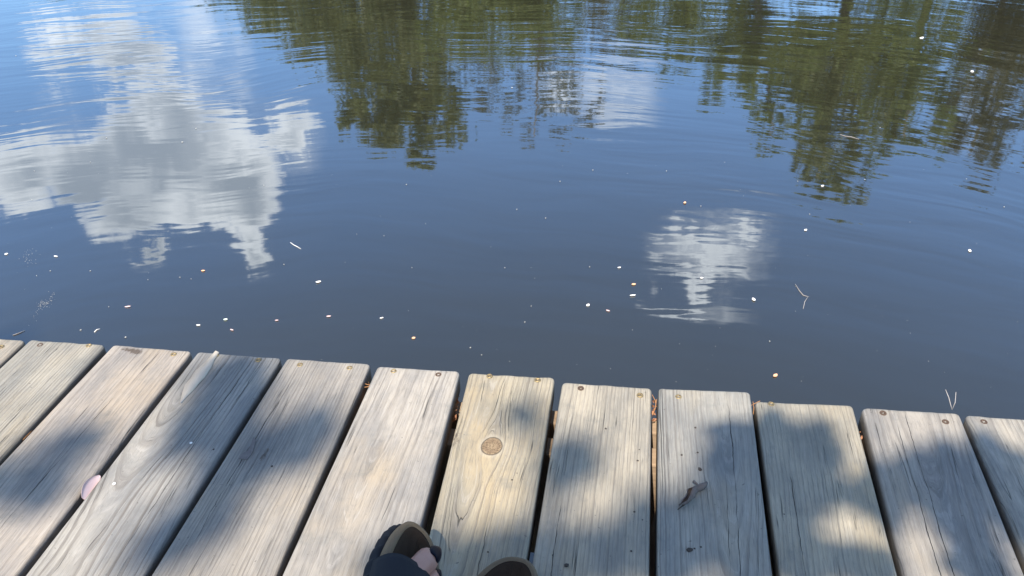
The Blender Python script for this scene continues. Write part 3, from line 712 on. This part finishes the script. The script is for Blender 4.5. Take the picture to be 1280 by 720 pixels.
for (u, v) in [(63,339),(113,339),(46,345),(136,384),(185,350),(225,347),(239,349),(101,413),(157,422),(355,331),(446,293),(480,295),(532,280),(631,335),(515,335),
               (588,435),(602,444),(682,273),(664,383),(656,403),(737,334),(962,427),(508,231),(646,262),(741,213),(700,227),(833,214),(876,258),(1012,268),(997,227),
               (1081,225),(1208,224),(43,214),(245,161),(133,173),(228,178),(113,203),(40,250),(1255,259),(1100,160),(585,60),(640,110),(905,20),(330,232),(20,70)]:
    s = rnd.uniform(.0026, .0052)*(1+max(0, 250-v)/200)
    floater(u, v, s, s*rnd.uniform(.4, .9), m_speck, GL, name='petal_speck', cat='speck', group=G)
# pine needles and little stems
def needle(pts3, r, mat, name, label=None, cat=None, parent=None):
    V_, F_ = tube(pts3, [r]*(len(pts3)-1)+[r*.5], 6); o = link_obj(name, pydata(name, V_, F_), mat, parent, True)
    if label: tag(o, label, cat)
    return o
zz = WZ+.0015
nv = lambda lst, z: [at(u, v, z) for u, v in lst]
def pair(label, name, A, B, z, r, mat):
    p0 = nv(A, z) if not isinstance(z, (list, tuple)) else [at(u, v, q) for (u, v), q in zip(A, z[0])]
    p1 = nv(B, z) if not isinstance(z, (list, tuple)) else [at(u, v, q) for (u, v), q in zip(B, z[1])]
    vf = [tube(p0, [r]*(len(p0)-1)+[r*.5], 6), tube(p1, [r]*(len(p1)-1)+[r*.5], 6)]
    o = link_obj(name, pydata(name, *join_vf(vf)), mat, None, True); tag(o, label, 'pine needles'); return o
pair('pair of pale pine needles floating right of the oval white petal', 'pine_needles', [(994,355),(999,363),(1004,369),(1011,371)], [(1010,371),(1006,377),(1004,386)], zz, .0009, m_stick)
base_z = .0
pair('dry forked pine needle standing up from the end of the tenth plank', 'pine_needles', [(1190,512),(1188,505),(1186,497),(1182,487)], [(1190,512),(1194,503),(1195,490)],
     ([.0, .008, .018, .028], [.0, .012, .030]), .0006, m_stick)
needle(nv([(363,303),(367,306),(371,308),(376,311)], zz), .0009, m_white, 'stem', 'short white stem floating beside the tip of the big cloud reflection', 'stem')
needle(nv([(1050,168),(1056,170),(1064,171),(1074,174)], zz), .0010, m_stick, 'twig', 'fine brown twig floating in the tall tree reflection', 'twig')
needle(nv([(16,419),(22,417),(31,413)], zz), .0013, m_stick, 'stem', 'pale stem floating right against the dock at its left end', 'stem')
needle(nv([(118,415),(121,412),(125,411)], zz), .0011, m_white, 'stem', 'tiny bent stem floating above the second plank', 'stem')
# scum of pollen threads on the left: uncountable
def specks(name, pts3, rad, mat, lab):
    V = []; F = []
    for p, r_ in zip(pts3, rad):
        o_ = len(V); a0 = rnd.random()*6
        ring_ = [(p.x+math.cos(a0+k*1.2566)*r_*rnd.uniform(.6, 1.2), p.y+math.sin(a0+k*1.2566)*r_*rnd.uniform(.6, 1.2), p.z) for k in range(5)]
        V += ring_ + [(p.x, p.y, p.z+r_*.5)]
        F += [(o_+k, o_+(k+1) % 5, o_+5) for k in range(5)]
    o = link_obj(name, pydata(name, V, F), mat); o['kind'] = 'stuff'; o['label'] = lab; return o
pp = []; pr = []
for k in range(150):
    f = rnd.random(); u = 66-f*22+rnd.gauss(0, 2.2); v = 365+f*32+6*math.sin(f*7)+rnd.gauss(0, 2)
    if rnd.random() < .35: u = rnd.gauss(36, 5); v = rnd.gauss(322, 6)
    p = at(u, v, WZ+.0006); pp.append(p); pr.append(rnd.uniform(.0004, .0011))
for k in range(110):
    u = rnd.uniform(0, 1280); v = rnd.uniform(150, 500); pp.append(at(u, v, WZ+.0006)); pr.append(rnd.uniform(.0004, .0010))
specks('pollen', pp, pr, m_speck, 'fine pale pollen dust and threads on the water')

# ------------------------------------------------------------------ things lying on the deck
p = at(110, 606); o = link_obj('petal', petal_mesh(.042, .022, .12), m_pink, None, True)
a0 = at(101, 622); a1 = at(121, 594); an = math.atan2(a1.y-a0.y, a1.x-a0.x)
o.location = (at(113, 609).x, at(113, 609).y, -.001); o.rotation_euler = (R(52), 0, an)
tag(o, 'pink petal wedged in the gap between the second and third planks', 'petal')
# curled dry leaf
m_dry = simple('dry_leaf', (.045,.035,.030), (.20,.16,.14), .85, 160); m_dark = simple('dark_bit', (.03,.024,.02), (.07,.055,.045), .9)
V = []; F = []; ax0, ax1 = at(848, 636), at(881, 606)
axd = (ax1-ax0); Ln = axd.length; axd.normalize(); sd_ = Vector((axd.y, -axd.x, 0)); na, nb_ = 16, 9
for i in range(na+1):
    s = i/na; w_ = .0082*math.sin(math.pi*min(1, s*.9+.06))**.8*(1+.15*math.sin(s*17)) * (0.25 if s < .12 else 1)
    for j in range(nb_+1):
        a_ = (j/nb_)*R(300)+R(100)+s*1.6
        rr_ = w_*(.55+.3*j/nb_)
        rr_ *= 1+.35*mnoise.noise((s*9, j*.9, 2)); V.append(tuple(ax0+axd*(s*Ln+.002*mnoise.noise((s*7, j*.8, 8)))+sd_*(math.cos(a_)*rr_+.0025*math.sin(s*8))+Vector((0, 0, .0072+math.sin(a_)*rr_*.9+.003*math.sin(s*6)))))
for i in range(na):
    for j in range(nb_): a_ = i*(nb_+1)+j; F.append((a_, a_+1, a_+nb_+2, a_+nb_+1))
lf = link_obj('dry_leaf', pydata('dry_leaf', V, F), m_dry, None, True); tag(lf, 'curled brown dry leaf lying on the eighth plank', 'leaf')
md = lf.modifiers.new('thickness', 'SOLIDIFY'); md.thickness = .0006
V_, F_ = tube([at(876,612,.006), at(871,605,.008), at(867,602,.006)], [.0012,.0015,.0022], 6); link_obj('stalk', pydata('stalk', V_, F_), m_dry, lf, True)
V_, F_ = tube([at(856,630,.004), at(851,634,.002), at(847,637,.001)], [.0016,.0009,.0005], 6); link_obj('leaf_tip', pydata('leaf_tip', V_, F_), m_dark, lf, True)
# dark bark chip stuck on the fifth plank
cp = [at(u, v) for u, v in ((317,547),(320,552),(318,560),(315,568),(309,575),(299,574),(303,568),(310,564),(314,556))]
bmc = bmesh.new(); vs = [bmc.verts.new(q+Vector((0, 0, .0006))) for q in cp]; f_ = bmc.faces.new(vs)
ex = bmesh.ops.extrude_face_region(bmc, geom=[f_]); bmesh.ops.translate(bmc, vec=(0, 0, .0011), verts=[e for e in ex['geom'] if isinstance(e, bmesh.types.BMVert)])
m_chip = simple('bark_chip', (.075,.066,.07), (.21,.18,.16), .8, 200)
tag(link_obj('bark_chip', bm_mesh('bark_chip', bmc), m_chip), 'thin dark chip of bark stuck on the plank left of the sandals', 'bark chip')
def crumb(u, v, s, mat, name, label, cat, group=None, el_=1.0, ang=0.):
    bmk = bmesh.new(); bmesh.ops.create_icosphere(bmk, subdivisions=2, radius=1)
    for w_ in bmk.verts: w_.co *= 1+.35*mnoise.noise(w_.co*1.7+Vector((u, v, 0)))
    o = link_obj(name, bm_mesh(name, bmk), mat, None, True); p = at(u, v); o.location = (p.x, p.y, s*.35); o.scale = (s*el_, s, s*.5); o.rotation_euler.z = ang
    tag(o, label, cat, group)
crumb(143,605,.0022,m_white,'crumb','cream crumb lying just right of the pink petal','crumb')
crumb(239,554,.0020,m_white,'crumb','pale crumb lying on the third plank above the petal','crumb')
crumb(708,707,.0025,m_dark,'seed','dark seed lying near the right sandal','seed',None,1.2,.5)
crumb(875,587,.0026,m_dark,'seed','black crumb just above the curled dry leaf','seed',None,1.4,1.9)
crumb(862,688,.0030,m_dark,'dirt_crumb','ragged dark clod below the curled dry leaf','dirt',None,1.5,.3)
for (u, v) in [(757,536),(799,562),(852,569),(797,576),(803,650),(919,683),(869,535),(691,694),(980,643),(918,670),(610,690),(872,566),(793,640),(789,689),(868,686),(876,684),(340,583),(267,562),(640,600)]:
    crumb(u, v, rnd.uniform(.0010, .0017), m_dark, 'dirt_speck', 'tiny black speck of dirt lying on the planks', 'dirt', 'specks of dirt on the planks')
# leaf litter caught on the joists in the gaps
m_lit = simple('litter', (.16,.07,.04), (.45,.22,.12), .8, 150); m_needle = simple('litter_needle', (.26,.12,.05), (.42,.22,.10), .7, 150)
V = []; F = []
for (u, v, du, dv, n_) in [(460,492,3,12,16),(452,505,3,8,8),(568,512,3,14,18),(572,498,2,6,8),(817,513,2,12,12),(1078,545,4,9,8),(20,470,8,8,8)]:
    for k in range(n_):
        p = at(u+rnd.gauss(0, du*.4), v+rnd.uniform(-dv, dv), rnd.uniform(-.036, -.024)); s = rnd.uniform(.003, .007)
        a_ = Vector([rnd.gauss(0, 1) for _ in range(3)]).normalized()*s; b__ = a_.cross(Vector([rnd.gauss(0, 1) for _ in range(3)])).normalized()*s*.5
        o_ = len(V); V += [tuple(p-a_), tuple(p+b__), tuple(p+a_), tuple(p-b__)]; F.append((o_, o_+1, o_+2, o_+3))
o = link_obj('leaf_litter', pydata('leaf_litter', V, F), m_lit); o['kind'] = 'stuff'; o['label'] = 'reddish leaf litter caught in the gaps between planks'
vf = []
for (u, v, du, dv, n_) in [(942,510,1.2,6,3),(818,504,1.2,5,2),(36,538,4,5,3),(462,488,2,6,4)]:
    for k in range(n_):
        p = at(u+rnd.gauss(0, du*.4), v+rnd.uniform(-dv, dv), rnd.uniform(-.02, -.006)); d = Vector((rnd.gauss(0, .4), rnd.gauss(0, 1), rnd.gauss(0, .35))).normalized()*rnd.uniform(.008, .018)
        vf.append(tube([p-d, p+Vector((.001, 0, .001)), p+d], [.0006, .0007, .0004], 5))
o = link_obj('needle_litter', pydata('needle_litter', *join_vf(vf)), m_needle); o['kind'] = 'stuff'; o['label'] = 'orange pine needles caught in the gaps between planks'

# ------------------------------------------------------------------ the seated person: feet, legs, sandals
def skin_mat():
    m, t, b = material('skin'); P = t.n.new('ShaderNodeTexCoord').outputs['Object']
    n_ = t.noise(P, 60, 4, .6); t.link(t.mix(n_, (.36, .18, .135), (.47, .26, .20)), b.inputs['Base Color'])
    b.inputs['Roughness'].default_value = .5; b.inputs['Subsurface Weight'].default_value = .12; b.inputs['Subsurface Radius'].default_value = (.01, .004, .002); b.inputs['Subsurface Scale'].default_value = .6
    wr = t.noise(t.vmath('MULTIPLY', P, (220, 700, 400)), 1, 3, .6); t.link(t.bump(wr, .25, .0006), b.inputs['Normal']); return m
m_skin = skin_mat()
m_nail, t, b = material('nail_polish'); b.inputs['Base Color'].default_value = (.008, .008, .016, 1); b.inputs['Roughness'].default_value = .42; b.inputs['Specular IOR Level'].default_value = .05
def suede(name, c1, c2, sc_=900, bmp=.0009):
    m, t, b = material(name); P = t.n.new('ShaderNodeTexCoord').outputs['Object']
    n_ = t.noise(P, sc_, 4, .7); n2_ = t.noise(P, 70, 4, .6); t.link(t.mix(t.math('ADD', t.math('MULTIPLY', n_, .6), t.math('MULTIPLY', n2_, .4)), c1, c2), b.inputs['Base Color'])
    b.inputs['Roughness'].default_value = .95; b.inputs['Specular IOR Level'].default_value = .2; t.link(t.bump(n_, .8, bmp), b.inputs['Normal']); return m
m_foot = suede('footbed_suede', (.020, .013, .009), (.060, .038, .024)); m_rim = suede('footbed_rim', (.10, .072, .045), (.25, .185, .12), 700, .0012)
m_sole = suede('sole_rubber', (.010, .011, .014), (.026, .028, .034), 300, .0005); m_strap = suede('strap_leather', (.014, .015, .019), (.028, .030, .036), 500, .0004)
m_trs = suede('trouser_cloth', (.018, .02, .03), (.04, .045, .06), 500)

def sandal_outline(scale, medial):               # right-foot shape: medial = -1 puts the big toe on the left
    pts_ = []
    n_ = 72
    for k in range(n_):
        a_ = 2*math.pi*k/n_
        x = math.sin(a_); y = math.cos(a_)       # y=+1 toe, -1 heel
        yy = (y-1)*.125                          # 0 .. -.25
        if y > .2: wid = .0500
        elif y > -.5: wid = .0500-(.2-y)/.7*.0085
        else: wid = .0415
        xx = math.copysign(abs(x)**.82, x)*wid
        yy = (math.copysign(abs(y)**.9, y)-1)*.125
        xx += medial*.010*max(0, y)**2           # toe box turned to the big toe
        pts_.append(Vector((xx*scale, yy*scale, 0)))
    return pts_
def ring_mesh(name, rings, closed_top=True, closed_bot=True):
    V = []; F = []; m = len(rings[0])
    for r_ in rings: V += [tuple(p) for p in r_]
    for j in range(len(rings)-1):
        for k in range(m): F.append((j*m+k, j*m+(k+1) % m, (j+1)*m+(k+1) % m, (j+1)*m+k))
    if closed_top:
        c_ = len(V); V.append(tuple(sum((Vector(p) for p in rings[-1]), Vector())/m)); o_ = (len(rings)-1)*m
        F += [(o_+k, o_+(k+1) % m, c_) for k in range(m)]
    if closed_bot:
        c_ = len(V); V.append(tuple(sum((Vector(p) for p in rings[0]), Vector())/m)); F += [((k+1) % m, k, c_) for k in range(m)]
    me = pydata(name, V, F); bmx = bmesh.new(); bmx.from_mesh(me); bmesh.ops.recalc_face_normals(bmx, faces=bmx.faces); bmx.to_mesh(me); bmx.free(); return me
def inset(out, d, z):
    n_ = len(out); res = []
    for k in range(n_):
        tn = (out[(k+1) % n_]-out[k-1]).normalized(); nr = Vector((tn.y, -tn.x, 0))   # clockwise outline: inward is to the right
        res.append(Vector((out[k].x+nr.x*d, out[k].y+nr.y*d, z)))
    return res
def make_sandal(parent, M, medial, y0=-.089):
    root = empty('sandal'); root.parent = parent; root.matrix_local = M
    out = sandal_outline(1.0, medial); n_ = len(out)
    def ribbed(d, z, amp):
        q = inset(out, d, z)
        return [p+(p-Vector((0, -.12, z))).normalized()*amp*math.sin(k*2*math.pi/n_*24) for k, p in enumerate(q)]
    dense = []
    # outsole, ribbed side
    def dens(outl, f=4):
        r_ = []
        for k in range(len(outl)):
            a_, b2 = outl[k], outl[(k+1) % len(outl)]
            for j in range(f): r_.append(a_.lerp(b2, j/f))
        return r_
    out = dens(out, 4); n_ = len(out)
    def rib(d, z, amp):
        q = inset(out, d, z); c_ = Vector((0, -.12, z))
        return [p+(p-c_).normalized()*amp*(abs(math.sin(k*math.pi/n_*34))-.5) for k, p in enumerate(q)]
    so_ = link_obj('outsole', ring_mesh('outsole', [rib(.006, 0, 0), rib(.001, .002, .002), rib(.0, .006, .0045), rib(.0, .013, .0045), rib(.0012, .0165, .003), rib(.003, .018, .0)]), m_sole, root, True)
    link_obj('footbed_edge', ring_mesh('footbed_edge', [inset(out, .0035, .0178), inset(out, .0022, .024), inset(out, .0020, .0300), inset(out, .0042, .0330), inset(out, .0070, .0335), inset(out, .0098, .0310)], False, False), m_rim, root, True)
    link_obj('footbed', ring_mesh('footbed', [inset(out, .0085, .020), inset(out, .0092, .0316), inset(out, .0120, .0300), inset(out, .018, .0262)]+[[Vector((p.x*f_, (p.y+.12)*f_-.12, .0255-.0008*(1-f_))) for p in inset(out, .018, 0)] for f_ in (.85, .65, .4, .15)], True, False), m_foot, root, True)
    if True:
        # broad strap over the forefoot
        V = []; F = []; na, nb_ = 24, 10
        for i in range(na+1):
            a_ = math.pi*i/na
            for j in range(nb_+1):
                f = j/nb_; yy = y0-.058*f-.014*math.cos(a_)*(1-f)
                hw = .0510-.002*f; hgt = .038+.030*f
                x = math.cos(a_)*hw; z = .018+math.sin(a_)**.72*hgt
                V.append((x, yy+.012*math.sin(a_)*(1-f), z))
        for i in range(na):
            for j in range(nb_): q = i*(nb_+1)+j; F.append((q, q+1, q+nb_+2, q+nb_+1))
        s_o = link_obj('strap', pydata('strap', V, F), m_strap, root, True)
        md_ = s_o.modifiers.new('thickness', 'SOLIDIFY'); md_.thickness = .0028; md_.offset = 1
    return root

person = empty('person', (0, 0, 0)); tag(person, 'seated person in dark trousers and black sandals with dark painted toenails', 'person')
# foot frames: origin at the sandal's toe tip on the deck, +y towards the toes
tipA = at(512, 668, .03); tipA.z = 0
yawA = R(1)
MA = Matrix.Translation(tipA+Vector((0.003, -.016, .040))) @ Matrix.Rotation(yawA, 4, 'Z') @ Matrix.Rotation(R(50), 4, 'Y') @ Matrix.Rotation(R(-3), 4, 'X')
tipB = at(637, 693, .034); tipB.z = 0
MB_ = Matrix.Translation(tipB+Vector((0, .002, 0.001))) @ Matrix.Rotation(R(-2), 4, 'Z')
make_sandal(person, MA, -1); make_sandal(person, MB_, 1)

# body: one continuous skin, pelvis at the root, both legs down to every toe
verts = []; edges = []; rad = []
def av(p, r, par=None):
    verts.append(tuple(p)); rad.append(r if isinstance(r, tuple) else (r, r))
    if par is not None: edges.append((par, len(verts)-1))
    return len(verts)-1
root_v = av((-.12, -.42, .50), (.15, .12))
def leg(M, side, hipx, knee, medial, lift):
    hip = av((hipx, -.36, .49), (.088, .085), root_v)
    th_ = av(Vector((hipx, -.36, .49)).lerp(knee, .5), .078, hip); kn_ = av(knee, .056, th_)
    ank = M @ Vector((0, -.205, .105)); mid_ = knee.lerp(ank, .35); cf = av(mid_+Vector((0, -.012, 0)), .054, kn_); lo = av(knee.lerp(ank, .75), .036, cf)
    an_ = av(ank, .033, lo)
    heel = av(M @ Vector((0, -.225, .055)), .029, an_)
    inst = av(M @ Vector((medial*.004, -.150, .064)), .030, an_); ball = av(M @ Vector((medial*.006, -.105, .046)), (.030, .018), inst)
    return ball
def toes(M, ball, medial, reach, lean=0.0):
    spec = [(.024, -.018, .0140, .0158), (.008, -.028, .0082, .0090), (-.006, -.038, .0076, .0082), (-.019, -.050, .0070, .0076), (-.031, -.063, .0066, .0070)]
    tips = []
    for i, (dx_, ty, r0, r1) in enumerate(spec):
        x = medial*dx_; yt = ty-reach
        b0 = av(M @ Vector((x*.9, -.088-reach*.3, .042)), r0*1.15, ball)
        b1 = av(M @ Vector((x*1.0+lean*.55, yt-.026, .045 if i else .044)), r0, b0)
        b2 = av(M @ Vector((x*1.04+lean*.85, yt-.010, .040 if i else .042)), r1, b1)
        b3 = av(M @ Vector((x*1.05+lean, yt, .036 if i else .040)), r1*.82, b2)
        tips.append((M @ Vector((x*1.05+lean, yt, .036 if i else .040)), M @ Vector((x*1.04+lean*.82, yt-.012, .040 if i else .042)), r1))
    return tips
kneeA = Vector((-.20, .14, .46)); kneeB = Vector((-.02, .12, .46))
bA = leg(MA, 1, -.03, kneeA, -1, 0); tA = toes(MA, bA, -1, .021, .032)
bB = leg(MB_, 1, -.21, kneeB, 1, 0); tB = toes(MB_, bB, 1, .050)
me = bpy.data.meshes.new('body'); me.from_pydata(verts, edges, []); me.update()
body = bpy.data.objects.new('body', me); COL.objects.link(body); body.parent = person; me.materials.append(m_skin)
sk = body.modifiers.new('skin', 'SKIN'); sk.use_smooth_shade = True; sk.branch_smoothing = .35
for i, r_ in enumerate(rad): me.skin_vertices[0].data[i].radius = r_
me.skin_vertices[0].data[0].use_root = True
sb_ = body.modifiers.new('subdivision', 'SUBSURF'); sb_.levels = 2; sb_.render_levels = 2
# painted nails
def nail(tip, back, r, M):
    ydir = (tip-back).normalized(); up_ = (M.to_3x3() @ Vector((0, 0, 1))).normalized(); xd = ydir.cross(up_).normalized(); up_ = xd.cross(ydir).normalized()
    V = []; F = []; na, nb_ = 8, 8; L_ = r*1.4; w_ = r*.74
    for i in range(na+1):
        s = i/na
        for j in range(nb_+1):
            c_ = j/nb_*2-1; a_ = c_*R(50); ww = w_*(1-.28*abs(2*s-1)**3)
            p = back+ydir*(L_*(s-.12)+r*.10*(1-c_*c_)*(1 if s > .5 else -1)) + xd*math.sin(a_)*ww + up_*(math.cos(a_)*r*.90+r*.08-.20*r*s*s)
            V.append(tuple(p))
    for i in range(na):
        for j in range(nb_): q = i*(nb_+1)+j; F.append((q, q+1, q+nb_+2, q+nb_+1))
    o_ = link_obj('toenail', pydata('toenail', V, F), m_nail, person, True); md_ = o_.modifiers.new('thickness', 'SOLIDIFY'); md_.thickness = .0012; md_.offset = 0
for tp_ in tA: nail(*tp_, MA)
for tp_ in tB: nail(*tp_, MB_)
# trouser legs
for (knee, M, hx) in ((kneeA, MA, -.03), (kneeB, MB_, -.21)):
    ank = M @ Vector((0, -.205, .105))
    path = [Vector((-.12+(hx+.12)*.7, -.43, .495)), Vector((hx, -.34, .492)), Vector((hx, -.36, .49)).lerp(knee, .5), knee+Vector((0, .0, .0)), knee.lerp(ank, .25), knee.lerp(ank, .55), knee.lerp(ank, .72)]
    link_obj('trouser_leg', pydata('trouser_leg', *tube(path, [.13, .115, .10, .078, .076, .066, .060], 20, False)), m_trs, person, True).modifiers.new('thickness', 'SOLIDIFY').thickness = .003
# bench they sit on
bench = empty('bench', (-.12, -.40, 0)); tag(bench, 'low plain wooden bench under the seated person', 'bench')
for k in range(3):
    bmk = bmesh.new(); box_bm(bmk, (0, -.15+k*.15, .36), (1.1, .135, .035)); link_obj('seat_board', bm_mesh('seat_board', bmk), jm, bench)
for sx in (-.48, .48):
    bmk = bmesh.new(); box_bm(bmk, (sx, 0, .171), (.05, .38, .341)); link_obj('leg', bm_mesh('leg', bmk), jm, bench)
